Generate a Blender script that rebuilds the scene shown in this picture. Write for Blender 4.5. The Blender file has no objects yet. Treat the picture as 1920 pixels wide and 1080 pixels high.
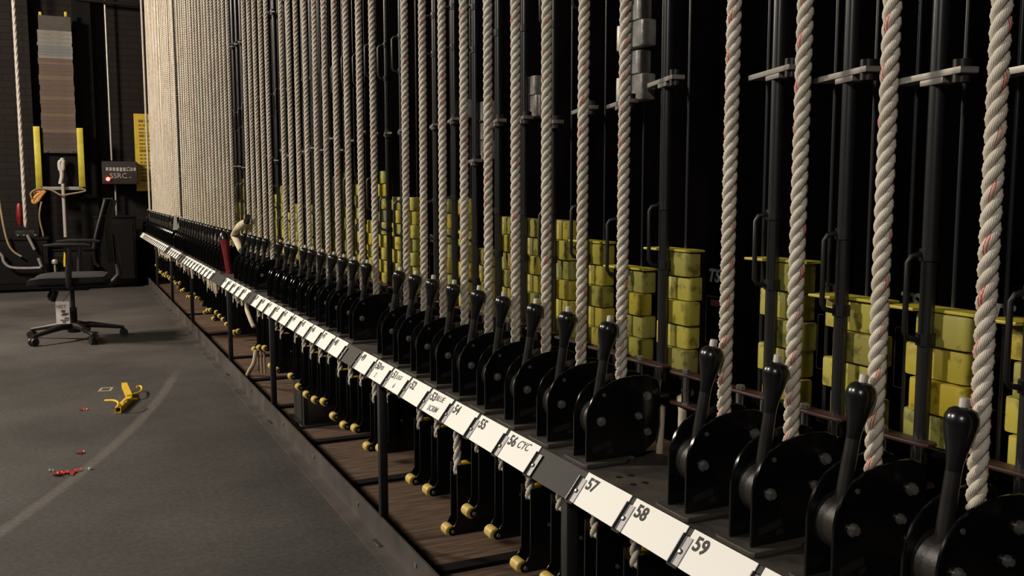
import bpy, math, random
from mathutils import Vector, Matrix
random.seed(7)
C = bpy.context.scene.collection
S = bpy.context.scene
PI = math.pi
# ------------------------------------------------------------------ camera
FPX = 1750.0
TH = math.radians(25.57); PH = math.radians(6.03)
CAMZ = 1.12
Fw = Vector((math.sin(TH)*math.cos(PH), math.cos(TH)*math.cos(PH), -math.sin(PH)))
Rt = Vector((math.cos(TH), -math.sin(TH), 0))
Up = Rt.cross(Fw)
cd = bpy.data.cameras.new('camera'); cam = bpy.data.objects.new('camera', cd); C.objects.link(cam)
cd.sensor_width = 36; cd.lens = 36*FPX/1920; cd.clip_start = .02; cd.clip_end = 100
M = Matrix.Identity(4)
for i in range(3):
    M[i][0] = Rt[i]; M[i][1] = Up[i]; M[i][2] = -Fw[i]
cam.matrix_world = M; cam.location = (0, 0, CAMZ)
S.camera = cam
def P(px, py, axis, val):
    """point of the place on the plane axis=val seen at that spot of the photo"""
    d = Fw + Rt*((px-960)/FPX) - Up*((py-540)/FPX)
    k = 'xyz'.index(axis)
    t = (val - (CAMZ if k == 2 else 0))/d[k]
    return Vector((0, 0, CAMZ)) + d*t
# ------------------------------------------------------------------ world, light, exposure
w = bpy.data.worlds.new('dark_stage'); S.world = w; w.use_nodes = True
w.node_tree.nodes['Background'].inputs[0].default_value = (.9, .85, .8, 1)
w.node_tree.nodes['Background'].inputs[1].default_value = .004
S.view_settings.view_transform = 'Standard'; S.view_settings.look = 'None'
S.view_settings.exposure = 0.0; S.view_settings.gamma = 1.0
S.view_settings.use_curve_mapping = False
def area(name, loc, target, size, power, col=(1, .88, .72)):
    l = bpy.data.lights.new(name, 'AREA'); l.energy = power; l.size = size; l.color = col; l.shape = 'DISK'
    o = bpy.data.objects.new(name, l); C.objects.link(o); o.location = loc
    d = Vector(target)-Vector(loc); o.rotation_euler = d.to_track_quat('-Z', 'Y').to_euler()
    return o
area('work_light_far', (-3.6, 8.6, 3.9), (1.0, 8.6, 1.6), 1.0, 540, (1, .87, .70))
area('added_highlight_light_near', (-3.4, 3.2, 3.6), (1.0, 2.2, .8), .4, 175, (1, .92, .80))  # extra light added for the highlights on the near locks
area('work_light_behind', (-2.2, -1.8, 3.0), (.9, 1.4, .7), .4, 50, (1, .94, .86))

# ------------------------------------------------------------------ materials
def mat(name, col, rough=.5, metal=0., spec=.5):
    m = bpy.data.materials.new(name); m.use_nodes = True
    b = m.node_tree.nodes['Principled BSDF']
    b.inputs['Base Color'].default_value = (*col, 1); b.inputs['Roughness'].default_value = rough
    b.inputs['Metallic'].default_value = metal; b.inputs['Specular IOR Level'].default_value = spec
    return m
def N(m, t, **kw):
    n = m.node_tree.nodes.new(t)
    for k, v in kw.items(): setattr(n, k, v)
    return n
def L(m, a, b): m.node_tree.links.new(a, b)
def bsdf(m): return m.node_tree.nodes['Principled BSDF']
def noisy(name, c1, c2, scale=8, rough=.6, metal=0., lo=.35, hi=.7, bump=0., spec=.5, bscale=None, stretch=None, detail=6):
    m = mat(name, c1, rough, metal, spec)
    tc = N(m, 'ShaderNodeTexCoord'); nz = N(m, 'ShaderNodeTexNoise'); cr = N(m, 'ShaderNodeValToRGB')
    nz.inputs['Scale'].default_value = scale; nz.inputs['Detail'].default_value = detail
    src = tc.outputs['Object']
    if stretch:
        mp = N(m, 'ShaderNodeMapping'); mp.inputs['Scale'].default_value = stretch
        L(m, src, mp.inputs[0]); src = mp.outputs[0]
    L(m, src, nz.inputs['Vector']); L(m, nz.outputs['Fac'], cr.inputs[0])
    cr.color_ramp.elements[0].position = lo; cr.color_ramp.elements[0].color = (*c1, 1)
    cr.color_ramp.elements[1].position = hi; cr.color_ramp.elements[1].color = (*c2, 1)
    L(m, cr.outputs[0], bsdf(m).inputs['Base Color'])
    if bump:
        nb = N(m, 'ShaderNodeTexNoise'); nb.inputs['Scale'].default_value = bscale or scale*6
        L(m, src, nb.inputs['Vector'])
        bp = N(m, 'ShaderNodeBump'); bp.inputs['Strength'].default_value = bump; bp.inputs['Distance'].default_value = .004
        L(m, nb.outputs['Fac'], bp.inputs['Height']); L(m, bp.outputs[0], bsdf(m).inputs['Normal'])
    return m
black_gloss = noisy('black_gloss_paint', (.0035, .0035, .004), (.007, .0065, .0065), 14, .16, bump=.02, spec=.5)
black_satin = noisy('black_satin_paint', (.006, .006, .0065), (.011, .010, .010), 10, .42)
black_dull = noisy('black_dull', (.0035, .003, .003), (.006, .005, .005), 6, .8, spec=.15)
plastic = noisy('black_grip_plastic', (.006, .006, .007), (.01, .01, .011), 20, .25)
lever_metal = noisy('dark_lever_steel', (.018, .016, .015), (.03, .026, .023), 25, .35, .3)
drum_m = noisy('worn_drum', (.012, .010, .008), (.028, .022, .018), 30, .45, .2, bump=.1)
chrome = mat('chrome', (.75, .74, .72), .18, 1.)
bolt_m = noisy('zinc_bolt', (.20, .19, .18), (.34, .32, .30), 90, .35, .6)
clip_m = mat('polished_clip_steel', (.13, .13, .135), .45, 1.)
bar_m = mat('bright_bar_steel', (.34, .32, .30), .38, .6)
pin_m = mat('lever_pin_steel', (.62, .58, .52), .45, .5)
silver_m = noisy('bare_steel_weight', (.18, .17, .16), (.50, .48, .44), 30, .42, .3, bump=.15)
grey_paint = noisy('grey_rail_paint', (.013, .012, .0125), (.018, .0165, .017), 12, .6, spec=.3)
rail_m = noisy('dusty_rail_top', (.028, .023, .019), (.075, .063, .052), 14, .65, bump=.15)
rust_m = noisy('rusty_curb_steel', (.055, .047, .042), (.10, .088, .080), 7, .5, .2, bump=.1)
redbar_m = noisy('dark_red_oxide', (.035, .012, .010), (.06, .025, .02), 18, .5)
wood_m = noisy('pit_board_wood', (.055, .030, .018), (.14, .085, .052), 5, .75, stretch=(1.5, 12, 1), bump=.15)
roller_m = noisy('yellow_roller', (.52, .36, .07), (.62, .47, .14), 40, .45)
yellow_paint = noisy('yellow_guide_paint', (.40, .33, .03), (.58, .50, .06), 12, .5)
hook_yellow = noisy('safety_yellow', (.75, .47, .02), (.85, .56, .03), 20, .45)
card_m = mat('white_card', (.82, .82, .78), .5)
ink = mat('card_ink', (.035, .030, .024), .7)
pen = mat('marker_ink', (.10, .09, .08), .7)
red_plastic = noisy('red_plastic', (.12, .004, .008), (.22, .008, .014), 15, .4)
tape_w = noisy('dirty_tape', (.45, .36, .24), (.65, .56, .42), 25, .7, bump=.2)
paper = noisy('paper', (.70, .64, .60), (.85, .78, .74), 12, .8)
conduit = noisy('grey_conduit', (.30, .28, .27), (.40, .38, .36), 30, .45, .5)
orange_rope = noisy('orange_cord', (.45, .20, .05), (.6, .30, .08), 60, .8)
tan_rope = noisy('tan_cord', (.22, .15, .09), (.32, .24, .15), 60, .8)
red_scrap = noisy('red_tape_scrap', (.55, .035, .03), (.7, .10, .08), 60, .5)
white_scrap = mat('white_scrap', (.75, .72, .66), .7)
chair_f = noisy('black_chair_fabric', (.006, .006, .0065), (.011, .011, .011), 200, .9, bump=.1)
chair_p = noisy('black_chair_plastic', (.008, .0075, .0075), (.013, .012, .012), 30, .5)
sign_yellow = noisy('yellow_sign', (.50, .34, .03), (.58, .40, .04), 5, .6)
# rope: tracer yarn drawn through the uv of one strand
def rope_mat(name, c1, c2, red):
    m = mat(name, c1, .8, 0, .25)
    uv = N(m, 'ShaderNodeUVMap'); sp = N(m, 'ShaderNodeSeparateXYZ'); L(m, uv.outputs[0], sp.inputs[0])
    tc = N(m, 'ShaderNodeTexCoord'); oi = N(m, 'ShaderNodeObjectInfo')
    add = N(m, 'ShaderNodeVectorMath', operation='ADD'); L(m, tc.outputs['Object'], add.inputs[0])
    mu = N(m, 'ShaderNodeMath', operation='MULTIPLY'); L(m, oi.outputs['Random'], mu.inputs[0]); mu.inputs[1].default_value = 50
    L(m, mu.outputs[0], add.inputs[1])
    nz = N(m, 'ShaderNodeTexNoise'); nz.inputs['Scale'].default_value = 7; nz.inputs['Detail'].default_value = 8
    L(m, add.outputs[0], nz.inputs['Vector'])
    cr = N(m, 'ShaderNodeValToRGB'); cr.color_ramp.elements[0].position = .3; cr.color_ramp.elements[1].position = .65
    cr.color_ramp.elements[0].color = (*c1, 1); cr.color_ramp.elements[1].color = (*c2, 1)
    L(m, nz.outputs['Fac'], cr.inputs[0])
    # yarn angle: u + 3*v
    a = N(m, 'ShaderNodeMath', operation='MULTIPLY_ADD'); L(m, sp.outputs[1], a.inputs[0]); a.inputs[1].default_value = 1.9; L(m, sp.outputs[0], a.inputs[2])
    fr = N(m, 'ShaderNodeMath', operation='FRACT'); L(m, a.outputs[0], fr.inputs[0])
    def band(lo, hi):
        g = N(m, 'ShaderNodeMath', operation='GREATER_THAN'); L(m, fr.outputs[0], g.inputs[0]); g.inputs[1].default_value = lo
        l = N(m, 'ShaderNodeMath', operation='LESS_THAN'); L(m, fr.outputs[0], l.inputs[0]); l.inputs[1].default_value = hi
        k = N(m, 'ShaderNodeMath', operation='MULTIPLY'); L(m, g.outputs[0], k.inputs[0]); L(m, l.outputs[0], k.inputs[1]); return k
    b1 = band(.30, .36); b2 = band(.41, .47)
    sm = N(m, 'ShaderNodeMath', operation='ADD'); L(m, b1.outputs[0], sm.inputs[0]); L(m, b2.outputs[0], sm.inputs[1])
    st = N(m, 'ShaderNodeMath', operation='GREATER_THAN'); L(m, sp.outputs[0], st.inputs[0]); st.inputs[1].default_value = 2.0
    f = N(m, 'ShaderNodeMath', operation='MULTIPLY'); L(m, sm.outputs[0], f.inputs[0]); L(m, st.outputs[0], f.inputs[1])
    n2 = N(m, 'ShaderNodeTexNoise'); n2.inputs['Scale'].default_value = 22; L(m, add.outputs[0], n2.inputs['Vector'])
    mr = N(m, 'ShaderNodeMapRange'); mr.inputs[1].default_value = .38; mr.inputs[2].default_value = .6; mr.inputs[3].default_value = .45; mr.inputs[4].default_value = red
    L(m, n2.outputs['Fac'], mr.inputs[0])
    f2 = N(m, 'ShaderNodeMath', operation='MULTIPLY'); L(m, f.outputs[0], f2.inputs[0]); L(m, mr.outputs[0], f2.inputs[1])
    mx = N(m, 'ShaderNodeMixRGB'); L(m, f2.outputs[0], mx.inputs[0]); L(m, cr.outputs[0], mx.inputs[1]); mx.inputs[2].default_value = (.56, .045, .03, 1)
    L(m, mx.outputs[0], bsdf(m).inputs['Base Color'])
    # fine yarns
    y = N(m, 'ShaderNodeMath', operation='MULTIPLY'); L(m, fr.outputs[0], y.inputs[0]); y.inputs[1].default_value = 2*PI*14
    sn = N(m, 'ShaderNodeMath', operation='SINE'); L(m, y.outputs[0], sn.inputs[0])
    bp = N(m, 'ShaderNodeBump'); bp.inputs['Strength'].default_value = .35; bp.inputs['Distance'].default_value = .0006
    L(m, sn.outputs[0], bp.inputs['Height']); L(m, bp.outputs[0], bsdf(m).inputs['Normal'])
    return m
rope_m = rope_mat('white_twisted_rope', (.52, .46, .38), (.68, .63, .54), .95)
# painted weights, colour differs from weight to weight
def weight_mat():
    m = mat('yellow_weight_paint', (.5, .4, .05), .5)
    oi = N(m, 'ShaderNodeObjectInfo'); cr = N(m, 'ShaderNodeValToRGB'); L(m, oi.outputs['Random'], cr.inputs[0])
    e = cr.color_ramp.elements; cr.color_ramp.interpolation = 'LINEAR'
    e[0].position = 0; e[0].color = (.42, .34, .035, 1); e[1].position = 1; e[1].color = (.20, .21, .09, 1)
    for p, c in ((.25, (.46, .40, .06)), (.5, (.33, .30, .07)), (.75, (.27, .27, .06)), (.88, (.46, .35, .02))):
        k = e.new(p); k.color = (*c, 1)
    tc = N(m, 'ShaderNodeTexCoord'); add = N(m, 'ShaderNodeVectorMath', operation='ADD'); L(m, tc.outputs['Object'], add.inputs[0])
    mu = N(m, 'ShaderNodeMath', operation='MULTIPLY'); L(m, oi.outputs['Random'], mu.inputs[0]); mu.inputs[1].default_value = 37; L(m, mu.outputs[0], add.inputs[1])
    n1 = N(m, 'ShaderNodeTexNoise'); n1.inputs['Scale'].default_value = 45; n1.inputs['Detail'].default_value = 8; L(m, add.outputs[0], n1.inputs['Vector'])
    r1 = N(m, 'ShaderNodeValToRGB'); r1.color_ramp.elements[0].position = .36; r1.color_ramp.elements[1].position = .46
    r1.color_ramp.elements[0].color = (.25, .25, .25, 1); r1.color_ramp.elements[1].color = (1, 1, 1, 1)
    L(m, n1.outputs['Fac'], r1.inputs[0])
    mx = N(m, 'ShaderNodeMixRGB', blend_type='MULTIPLY'); mx.inputs[0].default_value = .7; L(m, cr.outputs[0], mx.inputs[1]); L(m, r1.outputs[0], mx.inputs[2])
    L(m, mx.outputs[0], bsdf(m).inputs['Base Color'])
    bp = N(m, 'ShaderNodeBump'); bp.inputs['Strength'].default_value = .25; bp.inputs['Distance'].default_value = .002
    L(m, n1.outputs['Fac'], bp.inputs['Height']); L(m, bp.outputs[0], bsdf(m).inputs['Normal'])
    return m
weight_m = weight_mat()

# ------------------------------------------------------------------ mesh helpers
class MB:
    def __init__(s): s.v = []; s.f = []; s.uv = None
    def add(s, vs, fs):
        o = len(s.v); s.v += [tuple(v) for v in vs]; s.f += [tuple(i+o for i in f) for f in fs]; return s
    def box(s, x0, x1, y0, y1, z0, z1, b=0.):
        if b <= 0:
            vs = [(x, y, z) for z in (z0, z1) for (x, y) in ((x0, y0), (x1, y0), (x1, y1), (x0, y1))]
            return s.add(vs, [(3, 2, 1, 0), (4, 5, 6, 7), (0, 1, 5, 4), (1, 2, 6, 5), (2, 3, 7, 6), (3, 0, 4, 7)])
        return s.prism([(x0+b, y0), (x1-b, y0), (x1, y0+b), (x1, y1-b), (x1-b, y1), (x0+b, y1), (x0, y1-b), (x0, y0+b)], 'z', z0, z1, b)
    def prism(s, poly, axis, a0, a1, ch=0.):
        """closed polygon in the two other axes, extruded along axis, optional chamfer"""
        n = len(poly)
        ar = sum(poly[i][0]*poly[(i+1) % n][1]-poly[(i+1) % n][0]*poly[i][1] for i in range(n))
        if ar < 0: poly = poly[::-1]
        def mk(p, t):
            if axis == 'z': return (p[0], p[1], t)
            if axis == 'y': return (p[0], t, p[1])
            return (t, p[0], p[1])
        if ch > 0:
            cx = sum(p[0] for p in poly)/n; cy = sum(p[1] for p in poly)/n
            def inset(p):
                d = math.hypot(p[0]-cx, p[1]-cy); k = max(0, 1-ch/d) if d > 0 else 1
                return (cx+(p[0]-cx)*k, cy+(p[1]-cy)*k)
            rings = [[inset(p) for p in poly], poly, poly, [inset(p) for p in poly]]
            ts = [a0, a0+ch, a1-ch, a1]
        else: rings = [poly, poly]; ts = [a0, a1]
        vs = []; fs = []
        for r, t in zip(rings, ts): vs += [mk(p, t) for p in r]
        for k in range(len(rings)-1):
            for i in range(n):
                j = (i+1) % n; fs.append((k*n+i, k*n+j, (k+1)*n+j, (k+1)*n+i))
        fs.append(tuple(range(n))[::-1]); fs.append(tuple((len(rings)-1)*n+i for i in range(n)))
        if axis == 'y': fs = [f[::-1] for f in fs]
        return s.add(vs, fs)
    def tube(s, pts, r, n=10, caps=True):
        pts = [Vector(p) for p in pts]; rr = r if isinstance(r, (list, tuple)) else [r]*len(pts)
        o = []; up = None
        for i, p in enumerate(pts):
            d = (pts[min(i+1, len(pts)-1)]-pts[max(i-1, 0)]).normalized()
            if up is None: up = d.orthogonal().normalized()
            up = (up-d*up.dot(d)); up = up.normalized() if up.length > 1e-6 else d.orthogonal().normalized()
            sd = d.cross(up)
            o += [p+(up*math.cos(2*PI*k/n)+sd*math.sin(2*PI*k/n))*rr[i] for k in range(n)]
        fs = []
        for i in range(len(pts)-1):
            for k in range(n):
                j = (k+1) % n; fs.append((i*n+k, i*n+j, (i+1)*n+j, (i+1)*n+k))
        if caps: fs.append(tuple(range(n))[::-1]); fs.append(tuple((len(pts)-1)*n+k for k in range(n)))
        return s.add(o, fs)
    def cyl(s, c, axis, r, l, n=20):
        c = Vector(c); d = Vector({'x': (1, 0, 0), 'y': (0, 1, 0), 'z': (0, 0, 1)}[axis])
        return s.tube([c, c+d*l], r, n)
    def lathe(s, prof, c=(0, 0, 0), n=24):
        vs = []; fs = []
        for (r, z) in prof:
            vs += [(c[0]+r*math.cos(2*PI*k/n), c[1]+r*math.sin(2*PI*k/n), c[2]+z) for k in range(n)]
        for i in range(len(prof)-1):
            for k in range(n):
                j = (k+1) % n; fs.append((i*n+k, i*n+j, (i+1)*n+j, (i+1)*n+k))
        fs.append(tuple(range(n))[::-1]); fs.append(tuple((len(prof)-1)*n+k for k in range(n)))
        return s.add(vs, fs)
    def xf(s, m):
        s.v = [tuple(m @ Vector(v)) for v in s.v]; return s
    def mesh(s, name, m):
        me = bpy.data.meshes.new(name); me.from_pydata(s.v, [], s.f); me.update()
        me.materials.append(m)
        for p in me.polygons: p.use_smooth = True
        me.set_sharp_from_angle(angle=math.radians(38))
        return me
    def build(s, name, m, parent=None, loc=(0, 0, 0)):
        o = bpy.data.objects.new(name, s.mesh(name, m)); C.objects.link(o); o.location = loc
        if parent: o.parent = parent
        return o
def empty(name, loc, rz=0):
    o = bpy.data.objects.new(name, None); C.objects.link(o); o.location = loc; o.rotation_euler = (0, 0, rz); o.empty_display_size = .05; return o
def tag(o, label=None, cat=None, group=None, kind=None):
    if label: o['label'] = label
    if cat: o['category'] = cat
    if group: o['group'] = group
    if kind: o['kind'] = kind
    return o
def copy_tree(o, parent=None):
    c = o.copy(); C.objects.link(c)
    if parent: c.parent = parent
    for ch in [x for x in bpy.data.objects if x.parent == o]: copy_tree(ch, c)
    return c
kids = {}
def snap(o):
    """prototype tree remembered once so that copies are quick"""
    return (o, [snap(x) for x in bpy.data.objects if x.parent == o])
def stamp(t, parent=None):
    c = t[0].copy(); C.objects.link(c)
    if parent: c.parent = parent
    for k in t[1]: stamp(k, c)
    return c
def text_mesh(txt, size, m, name, depth=.0004, shear=0., bold=0.):
    cu = bpy.data.curves.new(name, 'FONT'); cu.body = txt; cu.size = size; cu.extrude = depth; cu.shear = shear; cu.offset = bold
    cu.resolution_u = 3
    o = bpy.data.objects.new(name, cu); C.objects.link(o)
    dg = bpy.context.evaluated_depsgraph_get(); me = bpy.data.meshes.new_from_object(o.evaluated_get(dg))
    bpy.data.objects.remove(o); me.materials.clear(); me.materials.append(m); me.name = name
    return me
def put(me, name, mtx, parent=None):
    o = bpy.data.objects.new(name, me); C.objects.link(o)
    if parent: o.parent = parent
    o.matrix_local = mtx
    return o
def frame(xa, ya, za, loc):
    m = Matrix.Identity(4)
    for i in range(3): m[i][0] = xa[i]; m[i][1] = ya[i]; m[i][2] = za[i]; m[i][3] = loc[i]
    return m
ORD = ['zeroth', 'first', 'second', 'third', 'fourth', 'fifth', 'sixth', 'seventh', 'eighth', 'ninth', 'tenth', 'eleventh', 'twelfth',
       'thirteenth', 'fourteenth', 'fifteenth', 'sixteenth', 'seventeenth', 'eighteenth', 'nineteenth', 'twentieth', 'twenty-first']
# ------------------------------------------------------------------ line set positions
PITCH = .1524; Y0 = .705
KN = [(-1, .5495), (0, .699), (5, 1.449), (13, 2.648), (15, 2.955), (24, 4.330), (26, 4.655), (30, 5.27), (33, 5.79), (52, 8.66), (73, 11.83)]
def yi(i):
    for (a, ya), (b, yb) in zip(KN, KN[1:]):
        if i <= b: return ya+(yb-ya)*(i-a)/(b-a)
RUNS = [([-1, 0, 1, 2, 3][::1], 'cards 57 to 60'), (list(range(5, 14)), 'cards 49 to 56'), (list(range(15, 25)), 'cards 39 to 48'),
        (list(range(26, 31)), 'cards 34 to 38'), (list(range(33, 51)), 'cards 17 to 33'), (list(range(52, 71)), 'cards 1 to 16'), ([73], 'the far end')]
SETS = []      # (index, where phrase)
for idxs, nm in RUNS:
    for k, i in enumerate(idxs):
        where = 'by %s' % nm if len(idxs) == 1 else '%s from near end by %s' % (ORD[k+1], nm)
        SETS.append((i, where))
ZR = CAMZ-.498      # top of the lock rail
# ------------------------------------------------------------------ setting
# floor with scuffs
def floor_mat():
    m = mat('scuffed_stage_floor', (.05, .045, .042), .62, 0, .35)
    tc = N(m, 'ShaderNodeTexCoord'); n1 = N(m, 'ShaderNodeTexNoise'); n1.inputs['Scale'].default_value = .9; n1.inputs['Detail'].default_value = 7; n1.inputs['Roughness'].default_value = .62
    L(m, tc.outputs['Object'], n1.inputs['Vector'])
    cr = N(m, 'ShaderNodeValToRGB'); cr.color_ramp.elements[0].position = .32; cr.color_ramp.elements[1].position = .68
    cr.color_ramp.elements[0].color = (.034, .031, .030, 1); cr.color_ramp.elements[1].color = (.084, .078, .075, 1); L(m, n1.outputs['Fac'], cr.inputs[0])
    n2 = N(m, 'ShaderNodeTexNoise'); n2.inputs['Scale'].default_value = 55; n2.inputs['Detail'].default_value = 6; L(m, tc.outputs['Object'], n2.inputs['Vector'])
    r2 = N(m, 'ShaderNodeValToRGB'); r2.color_ramp.elements[0].position = .3; r2.color_ramp.elements[1].position = .75
    r2.color_ramp.elements[0].color = (.72, .72, .72, 1); r2.color_ramp.elements[1].color = (1.25, 1.25, 1.25, 1); L(m, n2.outputs['Fac'], r2.inputs[0])
    mx = N(m, 'ShaderNodeMixRGB', blend_type='MULTIPLY'); mx.inputs[0].default_value = 1; L(m, cr.outputs[0], mx.inputs[1]); L(m, r2.outputs[0], mx.inputs[2])
    # the curved scrape across the floor: part of a circle
    a, b, c = [P(*q, 'z', 0) for q in ((328, 700), (235, 815), (40, 970))]
    ax, ay, bx, by, cx, cy = a.x, a.y, b.x, b.y, c.x, c.y
    d = 2*(ax*(by-cy)+bx*(cy-ay)+cx*(ay-by))
    ux = ((ax*ax+ay*ay)*(by-cy)+(bx*bx+by*by)*(cy-ay)+(cx*cx+cy*cy)*(ay-by))/d
    uy = ((ax*ax+ay*ay)*(cx-bx)+(bx*bx+by*by)*(ax-cx)+(cx*cx+cy*cy)*(bx-ax))/d
    R = math.hypot(ax-ux, ay-uy)
    di = N(m, 'ShaderNodeVectorMath', operation='DISTANCE'); L(m, tc.outputs['Object'], di.inputs[0]); di.inputs[1].default_value = (ux, uy, 0)
    sb = N(m, 'ShaderNodeMath', operation='SUBTRACT'); L(m, di.outputs['Value'], sb.inputs[0]); sb.inputs[1].default_value = R
    ab = N(m, 'ShaderNodeMath', operation='ABSOLUTE'); L(m, sb.outputs[0], ab.inputs[0])
    mr = N(m, 'ShaderNodeMapRange'); mr.inputs[1].default_value = .014; mr.inputs[2].default_value = .034; mr.inputs[3].default_value = 1; mr.inputs[4].default_value = 0
    L(m, ab.outputs[0], mr.inputs[0])
    sy = N(m, 'ShaderNodeSeparateXYZ'); L(m, tc.outputs['Object'], sy.inputs[0])
    lim = N(m, 'ShaderNodeMapRange'); lim.inputs[1].default_value = ay+.15; lim.inputs[2].default_value = ay-.25; lim.inputs[3].default_value = 0; lim.inputs[4].default_value = 1
    L(m, sy.outputs[1], lim.inputs[0])
    k = N(m, 'ShaderNodeMath', operation='MULTIPLY'); L(m, mr.outputs[0], k.inputs[0]); L(m, lim.outputs[0], k.inputs[1])
    k2 = N(m, 'ShaderNodeMath', operation='MULTIPLY'); L(m, k.outputs[0], k2.inputs[0]); L(m, n2.outputs['Fac'], k2.inputs[1])
    m2 = N(m, 'ShaderNodeMixRGB'); L(m, k2.outputs[0], m2.inputs[0]); L(m, mx.outputs[0], m2.inputs[1]); m2.inputs[2].default_value = (.15, .135, .125, 1)
    L(m, m2.outputs[0], bsdf(m).inputs['Base Color'])
    bp = N(m, 'ShaderNodeBump'); bp.inputs['Strength'].default_value = .25; bp.inputs['Distance'].default_value = .003
    L(m, n2.outputs['Fac'], bp.inputs['Height']); L(m, bp.outputs[0], bsdf(m).inputs['Normal'])
    return m
def brick_mat():
    m = mat('black_painted_brick', (.02, .017, .015), .8, 0, .2)
    tc = N(m, 'ShaderNodeTexCoord'); mp = N(m, 'ShaderNodeMapping'); mp.inputs['Rotation'].default_value = (PI/2, 0, 0)
    L(m, tc.outputs['Object'], mp.inputs[0])
    bt = N(m, 'ShaderNodeTexBrick'); L(m, mp.outputs[0], bt.inputs['Vector'])
    bt.inputs['Color1'].default_value = (.0095, .0072, .0065, 1); bt.inputs['Color2'].default_value = (.0125, .0095, .0085, 1); bt.inputs['Mortar'].default_value = (.006, .0048, .0045, 1)
    bt.inputs['Scale'].default_value = 1; bt.inputs['Mortar Size'].default_value = .006; bt.inputs['Brick Width'].default_value = .22; bt.inputs['Row Height'].default_value = .075
    L(m, bt.outputs[0], bsdf(m).inputs['Base Color'])
    bp = N(m, 'ShaderNodeBump'); bp.inputs['Strength'].default_value = .6; bp.inputs['Distance'].default_value = .008; bp.invert = True
    L(m, bt.outputs['Fac'], bp.inputs['Height']); L(m, bp.outputs[0], bsdf(m).inputs['Normal'])
    return m
YW = 12.15
tag(MB().box(-9, .864, -4, YW, -.1, 0).build('floor', floor_mat()), kind='structure')
tag(MB().box(.864, 3, -4, YW, -.1, 0).build('floor_pit', wood_m), kind='structure')
tag(MB().box(-9, 3, YW, YW+.2, 0, 5.2).build('wall_back', brick_mat()), kind='structure')
tag(MB().box(2.4, 2.6, -4, YW, 0, 5.2).build('wall_right', noisy('black_wall', (.0012, .0009, .0010), (.0022, .0016, .0018), 3, .95, spec=0.)), kind='structure')
tag(MB().box(-9, 3, -4, YW+.2, 5.2, 5.3).build('ceiling', black_dull), kind='structure')
# brick pilaster on the back wall
pa = P(252, 300, 'y', 12.0)
tag(MB().box(P(0, 300, 'y', 12).x-.9, P(66, 300, 'y', 12).x, 12.0, YW, 0, 5.2).build('trim_1', bpy.data.materials['black_painted_brick']), kind='structure')
tag(MB().box(P(148, 300, 'y', 12).x, P(182, 300, 'y', 12).x, 12.02, YW, 0, 5.2).build('trim_2', black_dull), kind='structure')
# horizontal dark pipe high on the wall
a = P(140, -2, 'y', 12.0); b = P(262, 10, 'y', 12.0)
tag(MB().tube([a, b, (1.9, 12.0, b.z)], .02, 8).build('wall_pipe', black_satin), 'thin dark horizontal pipe high on the back brick wall', 'pipe')

# curb
cb = tag(empty('steel_curb', (.856, 4, 0)), 'long grey steel curb on the floor below the lock rail', 'curb')
MB().box(0, .006, -5.5, 8, 0, .093).build('upright_flange', rust_m, cb)
MB().box(-.045, 0, -5.5, 8, .0, .006).build('floor_flange', rust_m, cb)
for yy in (2.42, 3.0, 3.62, 4.2, 5.0, 6.2, 7.4, 8.6):
    MB().cyl((-.004, yy-4, .06), 'x', .008, .006, 10).build('bolt', bolt_m, cb)
    for k in range(3):
        pass
# beams and boards in the pit
for k, yy in enumerate((1.9, 2.45, 3.35, 4.0, 4.75, 5.5, 6.3, 7.4, 8.7)):
    tag(MB().box(.872, 1.55, yy, yy+.05, 0, .012, .002).build('floor_batten', black_dull),
        'dark flat batten across the brown pit boards, %s from near end' % ORD[k+1], 'batten', 'battens on the pit boards')
# lock rail (one continuous rail: top plate, sloped lip)
rail = tag(empty('lock_rail', (.9, 5.7, 0)), 'long dark steel lock rail carrying the black rope locks and number cards', 'rail')
RL0, RL1 = -.6, 12.02
def prism_y(poly, y0, y1, m, name, parent, ch=0):
    return MB().prism([(x-.9, z) for x, z in poly], 'y', y0-5.7, y1-5.7, ch).build(name, m, parent)
A1, Z1 = .815, ZR; A2, Z2 = .7786, CAMZ-.5457
prism_y([(A1, Z1), (1.0, Z1), (1.0, Z1-.008), (A1+.006, Z1-.008)], RL0, RL1, rail_m, 'top_plate', rail)
prism_y([(A1, Z1), (A1+.006, Z1-.008), (A2+.006, Z2-.004), (A2, Z2)], RL0, RL1, grey_paint, 'card_lip', rail)
prism_y([(.99, Z1-.008), (1.0, Z1-.008), (1.0, Z1-.09), (.99, Z1-.09)], RL0, RL1, black_satin, 'rear_flange', rail)
for yy in (1.30, 1.345):
    for xx in (.85, .874):
        MB().cyl((xx-.9, yy-5.7, Z1), 'z', .006, .0006, 12).build('bolt_hole', black_dull, rail)
# posts
posts = [(.87, 1.555), (.87, 2.76), (.87, 4.47), (.87, 5.75), (.87, 7.6), (.87, 9.1), (.87, 10.6), (.87, .1)]
for k, (x, y) in enumerate(posts):
    r_ = tag(empty('rail_post', (x, y, 0)), 'dark square steel post under the rail ' +
             ['between cards 56 and 57', 'between cards 48 and 49', 'between cards 38 and 39', 'between cards 33 and 34', 'third from far end', 'second from far end', 'at far end', 'just before card 61'][k], 'post', 'posts under the lock rail')
    MB().box(-.0125, .0125, -.012, .012, .008, ZR-.009, .0015).build('upright', grey_paint, r_)
    MB().box(-.03, .05, -.035, .035, 0, .008, .001).build('foot_plate', black_satin, r_)
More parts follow.
